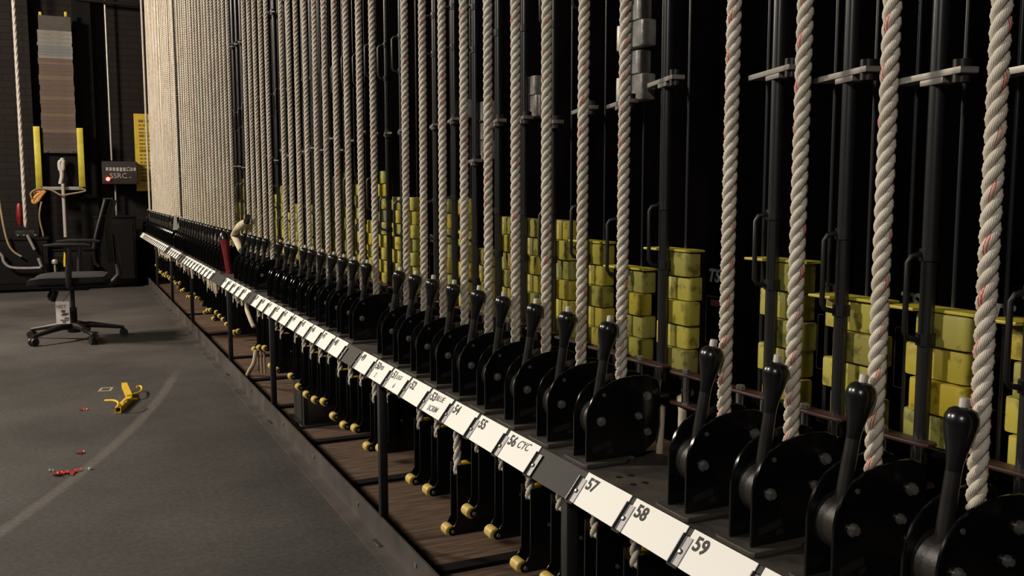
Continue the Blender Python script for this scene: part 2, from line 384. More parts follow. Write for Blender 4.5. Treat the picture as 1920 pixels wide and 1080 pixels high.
# ------------------------------------------------------------------ rope lock prototype (origin: rail top, x=0 at world .83)
X0 = .83
def make_lock(lean=0.0):
    root = empty('rope_lock', (X0, 0, ZR))
    out = [(.0, .008), (.0, .086), (.004, .105), (.013, .124), (.028, .139), (.047, .149), (.070, .155), (.100, .158), (.130, .157), (.150, .148), (.158, .13), (.158, .06), (.150, .03), (.120, .008)]
    for s in (-1, 1):
        y = s*.0225
        MB().prism(out, 'y', y-.0024, y+.0024, .0012).build('side_plate', black_gloss, root)
    bp = [(-.012+.004, -.042), (-.012, -.036), (-.012, .036), (-.008, .042), (.075, .042), (.09, .03), (.10, .03), (.10, -.03), (.09, -.03), (.075, -.042)]
    MB().prism(bp, 'z', 0, .008, .0015).build('base_plate', rail_m, root)
    MB().cyl((.048, -.0195, .078), 'y', .038, .039, 40).build('drum', drum_m, root)
    MB().box(.100, .155, -.0195, .0195, .03, .12).build('cam_block', black_satin, root)
    for (x, z, r) in ((.030, .080, .0085), (.128, .118, .0085), (.110, .082, .007), (.130, .050, .007)):
        b_ = MB().tube([(x, -.0247, z), (x, -.028, z)], r, 20); b_.tube([(x, -.028, z), (x, -.033, z)], r*.72, 6)
        b_.build('bolt', bolt_m, root)
    MB().cyl((.036, -.0262, .128), 'y', .0035, .0016, 12).build('rivet', bolt_m, root)
    lb = MB().box(-.020, .020, -.0006, 0, -.0055, .0055); lb.xf(Matrix.Translation((.032, -.0248, .033)) @ Matrix.Rotation(math.radians(-13), 4, 'Y'))
    lb.build('label_strip', grey_paint, root)
    lb = MB().box(-.006, .006, -.0006, 0, -.004, .004); lb.xf(Matrix.Translation((.050, -.0248, .024)) @ Matrix.Rotation(math.radians(-13), 4, 'Y'))
    lb.build('label_square', grey_paint, root)
    # lever
    h = empty('lever', (.035, 0, .10)); h.parent = root; h.rotation_euler = (0, math.radians(10+lean), 0)
    MB().tube([(0, 0, -.01), (0, 0, .092)], [.0098, .0088], 16).build('lever_shaft', lever_metal, h)
    prof = [(.0088, .088), (.0092, .096), (.0110, .108), (.0145, .122), (.0178, .136), (.0187, .144), (.0180, .150), (.0150, .1562), (.0100, .1594), (.0066, .1602)]
    MB().lathe(prof, n=28).build('lever_grip', plastic, h)
    MB().lathe([(.0058, .1600), (.0058, .1695), (.0045, .1705), (.0045, .1708)], n=12).build('lever_pin', pin_m, h)
    return root
lock = make_lock(); T_lock = snap(lock)
used = False
for i, where in SETS:
    o = lock if not used else stamp(T_lock); used = True
    o.location = (X0, yi(i), ZR)
    lab = 'black rope lock with upright bulb-topped lever, %s' % where
    if i == 34: lab = 'rope lock whose lever is covered by a red sleeve'
    if i == 51: pass
    tag(o, lab, 'rope lock', 'rope locks along the rail')
    for ch in o.children:
        if ch.name.startswith('lever'):
            ch.rotation_euler = (0, math.radians(10+random.uniform(-2, 2)), 0)
# red sleeve leaning beside lock 34, with its own cap
rs = empty('lever_sleeve', (X0+.040, yi(33)-.085, ZR+.001), 0)
rs.rotation_euler = (math.radians(-8), math.radians(-5), 0)
MB().lathe([(.018, .0), (.020, .06), (.023, .14), (.027, .19), (.028, .205), (.020, .212)], n=20).build('sleeve_body', red_plastic, rs)
MB().lathe([(.030, .205), (.026, .235), (.012, .25)], n=16).build('sleeve_cap', plastic, rs)
tag(rs, 'red tapering plastic sleeve standing among the far locks beside the taped rope', 'sleeve')
# white tag at the start of the farthest run
tag(MB().prism([(-.02, 0), (.02, 0), (.012, .12), (-.004, .13)], 'y', -.002, .002).build('paper_tag', card_m, None, (.86, yi(51)+.02, ZR+.15)),
    'small white paper tag hanging between the two farthest runs of locks', 'tag')

# ------------------------------------------------------------------ ropes
RX = .9176+.0
def strand_rope(length, R=.01175, lay=.055, nl=12, n=9):
    rs_ = R*.47; rh = R-rs_
    steps = int(length/lay*nl)
    V = []; F = []; UV = []
    for k in range(3):
        o = len(V)
        for i in range(steps+1):
            z = length*i/steps; t = 2*PI*z/lay+2*PI*k/3
            c = Vector((rh*math.cos(t), rh*math.sin(t), z))
            tan = Vector((-rh*math.sin(t)*2*PI/lay, rh*math.cos(t)*2*PI/lay, 1)).normalized()
            rad = Vector((math.cos(t), math.sin(t), 0)); bi = tan.cross(rad)
            for j in range(n):
                b = 2*PI*j/n; V.append(tuple(c+(rad*math.cos(b)+bi*math.sin(b))*rs_))
        for i in range(steps):
            for j in range(n):
                j2 = (j+1) % n; F.append((o+i*n+j, o+i*n+j2, o+(i+1)*n+j2, o+(i+1)*n+j))
                u0 = k+j/n; u1 = k+(j+1)/n*1.0; v0 = length*i/steps/lay; v1 = length*(i+1)/steps/lay
                UV += [(u0+.0001, v0), (u1-.0001, v0), (u1-.0001, v1), (u0+.0001, v1)]
        F.append(tuple(o+j for j in range(n))[::-1]); UV += [(k+.1, 0)]*n
        F.append(tuple(o+steps*n+j for j in range(n))); UV += [(k+.1, 0)]*n
    me = bpy.data.meshes.new('rope'); me.from_pydata(V, [], F); me.update(); me.materials.append(rope_m)
    ul = me.uv_layers.new(name='UVMap')
    flat = [c for uv in UV for c in uv]; ul.data.foreach_set('uv', flat)
    me.polygons.foreach_set('use_smooth', [True]*len(me.polygons))
    return me
main_rope = strand_rope(4.45)
low_rope = strand_rope(.16)
ROPE_Z = CAMZ-.36
BLOCK = {5: .872, 6: .865, 7: .856, 8: .876, 9: .849, 10: .842, 11: .942, 12: .875, 13: .886, 15: .867, 16: .899, 17: .870, 18: .894, 19: .892, 20: .866,
         21: .889, 22: .897, 23: .892, 24: .871, 26: .90, 27: .905, 28: .836, 29: .857, 30: .89, 33: .86, 34: .888}
def block_h(i):
    if i in BLOCK: return BLOCK[i]
    rr = random.Random(i*13+5); return rr.uniform(.85, .93)
for i, where in SETS:
    spots = [0] if i != 73 else [0, .034]
    for q, dy in enumerate(spots):
        o = bpy.data.objects.new('hand_line_rope', main_rope); C.objects.link(o)
        rr = random.Random(i*7+q)
        o.location = (RX, yi(i)+dy, ROPE_Z); o.rotation_euler = (rr.uniform(-.002, .002), rr.uniform(-.002, .002), rr.uniform(0, 2*PI))
        lab = 'white twisted rope with red flecks, %s' % where
        if i == 73: lab = 'outer pale rope at the far end of the rail' if q == 0 else 'pale rope touching the outer one at rail far end'
        tag(o, lab, 'rope', 'hand line ropes rising from the locks')
        if q == 0:
            l = bpy.data.objects.new('lower_strand', low_rope); C.objects.link(l)
            h = block_h(i); top = CAMZ-(h-.186)
            l.parent = o; l.matrix_parent_inverse = Matrix.Identity(4)
            ln = (ZR-.01)-(top-.03)
            l.scale = (1, 1, ln/.16)
            bpy.context.view_layer.update()
            l.matrix_world = Matrix.Translation((.955, yi(i)+.0, top-.03)) @ Matrix.Diagonal((1, 1, ln/.16, 1))
# taped leaning rope end near the fourth run
r0 = P(452, 470, 'x', .90); r1 = P(438, 440, 'x', .89); r2 = P(446, 428, 'x', .88); r3 = P(462, 416, 'x', .88)
tr = empty('taped_rope_end', (r0.x, r0.y, r0.z))
MB().tube([r0-r0, r1-r0, r2-r0], [.016, .02, .02], 12).build('rope_tail', tape_w, tr)
MB().tube([r2-r0, (r2+r3)/2-r0, r3-r0], [.020, .025, .016], 12).build('tape_wrap', tape_w, tr)
MB().tube([r3-r0, r3-r0+Vector((0, -.06, .03))], [.016, .014], 10).build('dark_end', plastic, tr)
tag(tr, 'short bent rope end wrapped in beige tape leaning beside the red sleeve', 'rope end')

# ------------------------------------------------------------------ tension blocks under the rail
def make_block():
    root = empty('tension_block', (.93, 0, 0))           # origin at the roller axle
    out = [(.014, .186), (.150, .186), (.150, -.012), (0, -.012), (-.009, -.008), (-.012, 0), (-.008, .009), (.002, .014), (.014, .030)]
    for s in (-1, 1):
        y = s*.024
        MB().prism(out, 'y', y-.002, y+.002, .0005).build('side_plate', black_gloss, root)
    MB().box(.10, .145, -.0215, .0215, .02, .17).build('core', black_dull, root)
    MB().tube([(-.004, -.0195, 0), (-.004, -.0175, 0), (-.004, .0175, 0), (-.004, .0195, 0)], [.013, .0155, .0155, .013], 24).build('roller', roller_m, root)
    for (x, z, r) in ((0, 0, .0055), (.062, .095, .005)):
        MB().tube([(x, -.0262, z), (x, -.030, z)], [r, r*.8], 8).build('bolt', bolt_m, root)
    pl = MB().tube([(.05, -.012, .165), (.05, .012, .165)], .022, 20).build('pulley', hook_yellow, root)
    return root
blk = make_block(); T_blk = snap(blk); used = False
for i, where in SETS:
    if i == 73: continue
    o = blk if not used else stamp(T_blk); used = True
    o.location = (.93, yi(i), CAMZ-block_h(i))
    tag(o, 'black tension block with yellow roller, %s' % where, 'tension block', 'tension blocks hanging under the rail')
# hanging loops of spare rope below the rail
def curve_rope(name, pts, r, m, parent=None, n=9):
    from mathutils.geometry import interpolate_bezier
    P_ = [Vector(p) for p in pts]; out = []
    for k in range(len(P_)-1):
        p0 = P_[max(k-1, 0)]; p1 = P_[k]; p2 = P_[k+1]; p3 = P_[min(k+2, len(P_)-1)]
        for t in range(6):
            t /= 6; out.append(.5*((2*p1)+(-p0+p2)*t+(2*p0-5*p1+4*p2-p3)*t*t+(-p0+3*p1-3*p2+p3)*t**3))
    out.append(P_[-1]); o = out[0]
    return MB().tube([q-o for q in out], r, n).build(name, m, parent, o)
tag(curve_rope('spare_rope', [P(463, 560, 'x', .9), P(463, 580, 'x', .9), P(470, 600, 'x', .9), P(476, 613, 'x', .91)], .012, tape_w),
    'pale thick rope hanging slanted below the rail under card 38', 'rope')
tag(curve_rope('spare_rope', [P(480, 655, 'x', .93), P(476, 680, 'x', .92), P(468, 695, 'x', .91), P(464, 703, 'x', .905)], .012, tape_w),
    'short pale rope tail curling to the pit floor below three rollers', 'rope')
for k, px in enumerate((485, 491, 497)):
    a = P(px-2, 655, 'x', .95); b = P(px, 700, 'x', .95)
    tag(MB().tube([a-a, b-a], .006, 8).build('hanging_cord', tan_rope, None, a), 'thin brown cord hanging below the rollers under card 38, %s from left' % ORD[k+1], 'cord', 'cords below three rollers')
rr = random.Random(3)
for k, (px, py, ln) in enumerate(((297, 466, 14), (314, 476, 10), (317, 480, 12), (330, 490, 8), (338, 494, 9), (346, 497, 10), (352, 503, 16), (357, 508, 18), (372, 515, 9), (380, 520, 10), (388, 526, 14), (395, 530, 20), (399, 533, 22), (403, 536, 18), (440, 556, 12), (452, 562, 14))):
    a = P(px, py, 'x', .83); b = P(px+rr.uniform(-1, 2), py+ln*.8, 'x', .83)
    a.z = ZR-.0085; a.x = b.x = .84; 
    tag(MB().tube([a-a, (b-a)*.5+Vector((0, .01, 0)), b-a], [.011, .012, .006], 8).build('rope_tail', tape_w, None, a),
        'pale frayed rope tail hanging below the far cards, %s from the far end' % ORD[k+1], 'rope tail', 'rope tails hanging below the far cards')
# bracket box under the rail (seen past the rollers)
bx = tag(empty('pit_bracket', (1.02, 4.05, 0)), 'dark steel box bracket standing on the pit boards behind the curb', 'bracket')
a = P(560, 790, 'z', 0)
bx.location = (a.x, a.y, 0)
MB().box(0, .30, -.12, .10, .012, .20, .003).build('bracket_body', noisy('brown_black', (.010, .007, .006), (.018, .012, .010), 8, .7), bx)
MB().box(-.02, .32, -.15, .12, 0, .012, .001).build('bracket_base', black_satin, bx)
MB().box(-.004, 0, -.125, -.115, .012, .20).build('bracket_edge', rust_m, bx)

# ------------------------------------------------------------------ cards and clips on the sloped lip
ldir = Vector((A1-A2, 0, Z1-Z2)).normalized()        # up the slope
rdir = Vector((0, -1, 0)); nrm = rdir.cross(ldir).normalized()
if nrm.x > 0: nrm = -nrm
LW = math.hypot(A1-A2, Z1-Z2)
def on_lip(y, up, off): return Vector((A2, y, Z2))+ldir*up+nrm*off
def card(y_far, y_near, num, hand=None, label=None):
    root = empty('number_card', on_lip(y_far, 0, .0))
    w_ = y_far-y_near
    root.matrix_world = frame(rdir, ldir, nrm, on_lip(y_far, 0, 0))
    MB().box(0, w_, .0005, LW+.001, .0008, .0022).build('card_sheet', card_m, root)
    if num:
        x = .018+.002
        put(text_mesh(num, .031, ink, 'number', .0002, bold=.0009), 'number', Matrix.Translation((x-.006, LW-.0265, .0027)), root)
    if hand:
        for (t, x, y, s, sh) in hand:
            put(text_mesh(t, s*1.15, pen, 'handwriting', .0002, sh, .0002), 'handwriting', Matrix.Translation((x, y, .0026)) @ Matrix.Rotation(math.radians(4), 4, 'Z'), root)
    tag(root, label or 'white card numbered %s on the front lip of the lock rail' % num, 'card', 'number cards along the rail lip')
    return root
def make_clip():
    root = empty('card_clip', (0, 0, 0))
    MB().box(-.007, .012, .000, .047, .0024, .0036).build('clip_plate', clip_m, root)
    fl = MB().box(-.0085, -.0065, .000, .049, .0015, .0085, 0); fl.build('clip_flange', clip_m, root)
    MB().tube([(-.009, -.0012, .0045), (.012, -.0012, .0045)], .0022, 8).build('clip_foot', chrome, root)
    MB().lathe([(.0042, .0036), (.0040, .0050), (.0025, .0062)], (.002, .022, 0), 14).build('screw', bolt_m, root)
    return root
clip = make_clip(); T_clip = snap(clip); clip_used = [False]
def place_clip(y, label):
    o = clip if not clip_used[0] else stamp(T_clip); clip_used[0] = True
    o.matrix_world = frame(rdir, ldir, nrm, on_lip(y, 0, 0))
    tag(o, label, 'card clip', 'steel clips between the number cards')
K = FPX*(1.1086*A1+.0506*.498)
def ycard(px): return ((K/(px-118))-.4292*A1-.1051*.498)/.8971
CP = .1556
runs = [(ycard(1103.8), list(range(57, 62))), (ycard(683)+.0, list(range(49, 57))), (ycard(484.3), list(range(39, 49))), (ycard(425.9), list(range(34, 39))), (8.46, list(range(17, 34))), (11.16, list(range(1, 17)))]
hands = {50: [('PSB', .046, LW-.024, .016, .2), ('2', .045, .010, .018, .1)], 51: [('LEGS', .046, LW-.024, .015, .2), ('6', .060, .010, .018, .2)],
         53: [('BLUE', .046, LW-.022, .018, .15), ('SCRIM', .034, .008, .018, .15)], 56: [('CYC', .052, LW-.024, .021, .35)],
         41: [('MID', .05, .02, .016, .2)], 44: [('LX', .05, .02, .016, .2)]}
hands = {k: v for k, v in hands.items() if k in (50, 51, 53, 56)}
ends = {57: ycard(1434)-5*CP*0, 49: ycard(1021.3), 39: ycard(656.5), 34: ycard(472.6), 17: 5.865, 1: 8.67}
for (yl, nums) in runs:
    n = len(nums)
    if nums[0] == 57: cp = (ycard(1103.8)-ycard(1434))/3
    else: cp = (yl-ends[nums[0]])/n
    for k, num in enumerate(nums):
        yf = yl-k*cp
        card(yf-.003, yf-cp+.011, str(num), hands.get(num))
        place_clip(yf, 'polished steel clip at the far edge of card %d' % num)
    place_clip(yl-n*cp, 'polished steel clip at the near edge of card %d' % nums[-1])
card(11.62, 11.2, '', label='long blank paper strip on the rail lip beyond card 1')
card(11.93, 11.80, '', label='last small blank white card at the far end of the rail')

# ------------------------------------------------------------------ guide bar behind the locks
def foot_poly(l):
    return [(-.013, -l+.008), (-.008, -l), (.010, -l), (.015, -l+.006), (.015, l-.006), (.010, l), (-.008, l), (-.013, l-.008)]
fp = MB().prism(foot_poly(.058), 'z', 0, .0045, .001); fp2 = MB().prism(foot_poly(.058), 'z', -.056, -.0515, .001)
m_fp = fp.mesh('upper_plate', redbar_m); m_fp2 = fp2.mesh('lower_plate', redbar_m)
bm_ = MB().lathe([(.0075, .0045), (.0075, .0105), (.0055, .012)], n=6).mesh('bolt', bolt_m)
sp_ = MB().lathe([(.0085, -.0515), (.0085, -.03), (.0098, -.029), (.0098, -.026), (.0085, -.025), (.0085, 0)], n=20).mesh('spacer_pin', chrome)
for i, where in SETS+[(4, 'in the gap before card 57'), (14, 'in the gap before card 49')]:
    gb = tag(empty('steel_bracket', (1.004, yi(i)+.045, CAMZ-.335), .06), 'dark red bracket behind lock, %s' % where, 'bracket', 'red brackets behind the locks')
    for me, nm, loc in ((m_fp, 'upper_plate', (0, 0, 0)), (m_fp2, 'lower_plate', (0, 0, 0)), (bm_, 'bolt', (0, .02, 0)), (sp_, 'spacer_pin', (0, .02, 0)), (sp_, 'spacer_pin', (.002, -.035, 0))):
        o = bpy.data.objects.new(nm, me); C.objects.link(o); o.parent = gb; o.location = loc
for k, (p, q, w_) in enumerate((((1222, 742), (1240, 765), 'left'), ((1296, 735), (1280, 770), 'right'), ((1345, 545), (1345, 545), ''))):
    if not w_: continue
    a = P(*p, 'x', 1.04); b = P(*q, 'x', 1.0)
    tag(MB().tube([a-a, (b-a)*.5+Vector((-.01, .006, .004)), b-a, b-a+Vector((.0, .004, -.10))], [.007, .0085, .008, .007], 10).build('rope_bight', tape_w, None, a), 'pale rope bight seen in the lock gap beside the chrome pins, %s one' % w_, 'rope')
# ------------------------------------------------------------------ arbors
AX = 1.02
def ya(i): return yi(i)+.016
rod_m = mat('black_rod_enamel', (.016, .016, .017), .27, 0, .8)
TOPH = {0: .18, 1: .169, 2: .15, 3: .130, 5: .118, 6: .150, 7: .125, 8: .052, 9: .048, 10: .051, 11: .142, 12: .023, 13: .03, 15: .045, 16: .028, 17: -.055}
HND = {0: .12, 1: .085, 2: .064, 3: .04, 5: .03, 6: .06, 7: .035, 8: .05, 9: .055, 10: .055, 11: .14, 12: .023, 13: .035, 15: .04, 16: .028, 17: -.04}
BAR = {0: .14, 1: .145, 2: .163, 3: .183, 5: .2, 6: .171, 7: .17, 8: .15, 9: .17, 10: .173, 11: .077, 12: .197, 13: .19, 15: .19, 16: .19}
BOT = .345
m_rod = MB().cyl((0, 0, 0), 'z', .0098, 4.15, 20).mesh('front_rod', rod_m)
m_thin = MB().cyl((0, 0, 0), 'z', .003, 4.15, 10).mesh('thin_rod', rod_m)
m_base = MB().box(.010, .055, -.055, .055, -.010, 0, .002).mesh('arbor_base', black_satin)
bz = MB().prism([(-.012, -.066), (.012, -.066), (.016, -.05), (.014, .085), (-.014, .085)], 'z', -.004, .004, .001); bz.xf(Matrix.Rotation(math.radians(-17.5), 4, 'Z'))
m_bar = bz.mesh('spreader_bar', bar_m)
bz = MB().prism([(-.012, -.03), (.012, -.03), (.012, .02), (-.012, .02)], 'z', -.012, -.0045, .001); bz.xf(Matrix.Rotation(math.radians(-17.5), 4, 'Z'))
m_bar2 = bz.mesh('spreader_stub', bar_m)
bz = MB().cyl((0, -.05, -.014), 'z', .011, .028, 16); bz.xf(Matrix.Rotation(math.radians(-17.5), 4, 'Z')); m_col = bz.mesh('spreader_pin', lever_metal)
hp = [(0, 0, 0), (-.012, .004, .001), (-.024, .008, -.002), (-.028, .010, -.010), (-.028, .010, -.06), (-.028, .010, -.102), (-.024, .008, -.110), (-.012, .004, -.113), (0, 0, -.112)]
bz = MB().tube(hp, .0038, 10); bz.tube([(0, 0, -.008), (0, 0, .008)], .0125, 16); bz.tube([(0, 0, -.120), (0, 0, -.104)], .0125, 16)
m_hnd = bz.mesh('pull_handle', black_satin)
capp = [(-.022, -.062), (.055, -.062), (.055, .062), (-.022, .062)]
m_cap = MB().prism([(.012, -.064), (.046, -.064), (.046, .062), (-.006, .062), (-.006, .018), (.012, .014)], 'z', 0, .004, .001).mesh('cap_plate', yellow_paint)
def child(me, name, parent, loc):
    o = bpy.data.objects.new(name, me); C.objects.link(o); o.parent = parent; o.location = loc; return o
# weight shapes: slot at the back for the rear rod, one ear longer than the other
def wmesh(left, right, name='counterweight', m=weight_m, t=.0445):
    d = .030; c = .006
    poly = [(0+c, -right), (0, -right+c), (0, left-c), (c, left), (d, left), (d, -right)]
    # split into convex-ish prism is not needed: ngon caps
    return MB().prism(poly, 'z', 0, t, 0).mesh(name, m)
def wmesh_b(left, right, name, m, t=.0445):
    me = wmesh(left, right, name, m, t); import bmesh
    bm = bmesh.new(); bm.from_mesh(me)
    es = [e for e in bm.edges if e.calc_length() > .004 and all(v.co.x < .03 for v in e.verts)]
    bmesh.ops.bevel(bm, geom=es, offset=.0038, segments=2, profile=.6, affect='EDGES')
    bm.to_mesh(me); bm.free()
    for p in me.polygons: p.use_smooth = True
    me.set_sharp_from_angle(angle=math.radians(40))
    return me
W = [wmesh_b(.056, .048, 'counterweight', weight_m), wmesh_b(.034, .058, 'counterweight', weight_m), wmesh_b(.050, .054, 'counterweight', weight_m), wmesh_b(.032, .056, 'counterweight', weight_m)]
WS = [wmesh_b(.052, .053, 'steel_weight', silver_m), wmesh_b(.032, .036, 'steel_weight', silver_m, .040)]
stuff_w = MB(); nw = 0
SILVER = {6: 4, 9: 2, 11: 3, 12: 1}
for i, where in SETS:
    if i in (-1, 73): continue
    rr = random.Random(i*31+2)
    root = empty('arbor', (AX, ya(i), CAMZ-BOT))
    tag(root, 'black rod arbor carrying weights, %s' % where, 'arbor', 'counterweight arbors behind the ropes')
    zb = CAMZ-BOT
    child(m_rod, 'front_rod', root, (0, 0, -.02)); child(m_thin, 'thin_rod', root, (.030, .058, -.02)); child(m_thin, 'rear_rod', root, (.050, 0, -.02))
    child(m_base, 'arbor_base', root, (0, 0, 0))
    bar = BAR.get(i, rr.uniform(.12, .24)); bzl = BOT+bar
    child(m_bar, 'spreader_bar', root, (0, 0, bzl)); child(m_bar2, 'spreader_stub', root, (0, 0, bzl)); child(m_col, 'spreader_pin', root, (0, 0, bzl))
    if i > 14: child(m_bar, 'spreader_bar', root, (0, 0, bzl+.75)); child(m_col, 'spreader_pin', root, (0, 0, bzl+.75))
    th = TOPH.get(i, rr.choice([.12, .08, .03, 0, -.03, .05, -.06])); hh = HND.get(i, th+rr.uniform(-.02, .03))
    child(m_hnd, 'pull_handle', root, (0, 0, BOT-hh)); child(m_hnd, 'pull_handle', root, (0, 0, BOT+.50+rr.uniform(-.02, .02)))
    n = int(round((BOT-th)/.0457))
    for k in range(n):
        v = (n-1-k+i) % 2
        z = zb+k*.0457+.0004
        me = W[v+2*rr.randint(0, 1)]
        if nw < 285:
            o = bpy.data.objects.new('counterweight', me); C.objects.link(o); o.location = (AX+.0110+.008*(1-v), ya(i)+rr.uniform(-.003, .003), z)
            o.rotation_euler = (0, 0, rr.uniform(-.03, .03))
            tag(o, 'yellow weight %s from top, arbor %s' % (ORD[n-k], where.replace('from near end ', '').replace(' by', ' beside')), 'weight', 'yellow counterweights stacked on the arbors'); nw += 1
        else:
            stuff_w.box(AX+.011, AX+.040, ya(i)-.055, ya(i)+.05-.02*v, z, z+.0445)
    if i < 8: child(m_cap, 'cap_plate', root, (0, 0, n*.0457+.001))['label'] = 'yellow painted cap plate'
    # bare steel weights resting on the spreader bar
    for k in range(SILVER.get(i, 0)):
        o = bpy.data.objects.new('steel_weight', WS[k % 2 if i != 12 else 0]); C.objects.link(o)
        o.location = (AX+.0105, ya(i), CAMZ+bar+.0045+k*.052)
        o.scale = (1, 1, 1.15)
        tag(o, 'grey steel weight, %s from bottom on high bar, arbor %s' % (ORD[k+1], where.replace(' from near end', '')), 'weight', 'bare steel weights on the upper bars')
so = stuff_w.build('distant_counterweights', weight_m); tag(so, 'far yellow weights stacked behind the dense ropes', 'weights', kind='stuff')
# label panels on the guide wall
def panel(y, k, where):
    x = 1.115
    r_ = empty('guide_sign', (x, y, CAMZ-.40)); tag(r_, 'black guide panel marked TS above a boxed notice, %s' % where, 'panel', 'marked panels behind the arbors')
    MB().box(0, .01, -.034, .034, 0, .32).build('panel_sheet', noisy('panel_black', (.0012, .0009, .0010), (.0022, .0016, .0018), 5, .9, spec=0.) if 'panel_black' not in bpy.data.materials else bpy.data.materials['panel_black'], r_)
    fm = frame((0, -1, 0), (0, 0, 1), (-1, 0, 0), (-.001, .026, .225))
    put(text_mesh('TS', .034, bpy.data.materials['logo_grey'], 'logo', .0003, .25, .0012), 'logo', fm, r_)
    nb = MB()
    for (a0, a1, b0, b1) in ((-.030, .030, .195, .1965), (-.030, .030, .105, .1065), (-.030, -.0285, .105, .1965), (.0285, .030, .105, .1965)):
        nb.box(-.0012, 0, a0, a1, b0, b1)
    nb.build('notice_border', bpy.data.materials['notice_line'], r_)
    MB().box(-.0012, 0, -.020, .015, .178, .190).build('notice_heading', bpy.data.materials['notice_red'], r_)
mat('logo_grey', (.16, .16, .16), .5); mat('notice_line', (.07, .055, .055), .6); mat('notice_red', (.10, .03, .03), .6)
for k, (y, wh) in enumerate(((.82, 'nearest the camera side'), (.97, 'second from near end'), (1.129, 'third from near end'), (1.428, 'in the nearest lock gap'), (2.95, 'in the second lock gap'))):
    panel(y, k, wh)

# ------------------------------------------------------------------ back wall things
YB = 11.85
def wallbox(name, m, px0, py0, px1, py1, y, depth, parent=None, b=.003):
    a = P(px0, py0, 'y', y); c = P(px1, py1, 'y', y)
    o = Vector(((a.x+c.x)/2, y, min(a.z, c.z)))
    mx_ = (px0+px1)/2; zt = P(mx_, py0, 'y', y).z; zb_ = P(mx_, py1, 'y', y).z; o.z = zb_
    w_ = abs(c.x-a.x)/2; h_ = zt-zb_
    return MB().box(-w_, w_, 0, depth, 0, h_, b), o
# wall arbor
a = P(68, 30, 'y', YB); z0 = P(110, 352, 'y', YB).z
wa = tag(empty('wall_arbor', (P(115, 352, 'y', YB).x, YB, z0)), 'tall wall arbor with dark head plate in a yellow-sided frame at left', 'arbor')
def wa_part(name, m, px0, py0, px1, py1, dy=0., depth=.05, b=.003):
    mb, o = wallbox(name, m, px0, py0, px1, py1, YB+dy, depth, b=b)
    return mb.build(name, m, wa, o-wa.location)
brown_dull = noisy('brown_steel', (.045, .036, .030), (.065, .052, .044), 8, .6)
wa_part('head_plate', brown_dull, 71, 30, 134, 57, .0, .12)
for px in (75, 123): wa_part('lifting_eye', yellow_paint, px-3, 22, px+3, 31, .03, .03)
pole = []
for (p0, p1) in (((67, 237), (75, 355)), ((147, 240), (157, 355))):
    a = P(*p0, 'y', YB-.02); b = P(*p1, 'y', YB-.02)
    MB().box(-.033, .033, -.01, .04, 0, a.z-b.z, .002).build('yellow_upright', yellow_paint, wa, Vector(((a.x+b.x)/2, b.y, b.z))-wa.location)
wa_part('bottom_bar', conduit, 76, 350, 161, 356, -.03, .06)
wa_part('back_sheet', black_dull, 80, 287, 150, 350, .05, .02)
sill = wa_part('carrier_plate', brown_dull, 80, 279, 148, 287, 0, .12)
for px in (88, 136, 141): wa_part('bolt', chrome, px-1.2, 282, px+1.2, 285, -.01, .01, b=0)
rows = [57, 64, 72, 80, 86, 93, 98, 104, 110, 116, 121, 127, 133, 141, 150, 160, 170, 180, 188, 195, 203, 212, 219, 226, 234, 241, 249, 260, 270, 279]
sl_grey = noisy('grey_slab', (.13, .12, .105), (.21, .20, .18), 9, .7); sl_blue = noisy('bluegrey_slab', (.10, .105, .11), (.15, .155, .16), 9, .7)
sl_br = noisy('brown_slab', (.075, .048, .038), (.11, .075, .058), 7, .75); sl_br2 = noisy('light_brown_slab', (.10, .065, .045), (.14, .10, .072), 7, .75); sl_dk = noisy('dark_brown_slab', (.045, .030, .024), (.07, .05, .04), 7, .75)
rr = random.Random(5)
for k in range(len(rows)-1):
    y0, y1 = rows[k], rows[k+1]
    m = sl_grey if y0 < 86 else sl_blue if y0 < 104 else sl_grey if y0 < 110 else sl_br if y0 < 249 else sl_dk
    if m is sl_br and k % 4 in (1,): m = sl_br2
    off = (y0-57)/220*11
    j = rr.uniform(-1, 1)*1.0
    mb, o = wallbox('slab', m, 69+off+j, y0+.25, 134+off+j*(.7), y1, YB+rr.uniform(0, .003), .11, b=0)
    cn = 'grey' if m in (sl_grey,) else 'blue-grey' if m is sl_blue else 'dark brown' if m is sl_dk else 'brown'
    s_ = mb.build('weight_slab', m, None, o)
    tag(s_, '%s weight slab in the wall arbor stack, number %d counted from top' % (cn, k+1), 'slab', 'weight slabs in the wall arbor')
def wallrope(name, pts, r, label, m=None, y=YB-.06, cat='rope'):
    pp = [P(*p, 'y', y) for p in pts]
    return tag(curve_rope(name, pp, r, m or rope_plain), label, cat)
rope_plain = noisy('pale_wall_rope', (.40, .36, .33), (.52, .48, .44), 60, .7, bump=.2)
def vrope(px, py, top, label, r=.012, y=YB-.06):
    b = P(px, py, 'y', y); me = strand_rope(1.0, R=r, lay=.06, nl=9, n=7); 
    o = bpy.data.objects.new('wall_rope', me); C.objects.link(o); o.location = b; o.scale = (1, 1, top-b.z); me.materials.clear(); me.materials.append(rope_plain)
    return tag(o, label, 'rope')
vrope(48, 423, 4.8, 'pale vertical rope at far left running down the brick wall', .022)
vrope(123, 445, P(118, 345, 'y', YB-.06).z, 'pale rope below the yellow-sided wall arbor', .02)
kn = wallrope('knotted_rope', [(113, 345), (116, 330), (115, 315), (119, 302), (112, 304), (113, 318), (118, 316), (117, 296)], .022, 'white knotted rope tied inside the yellow-sided frame', y=YB-.03)
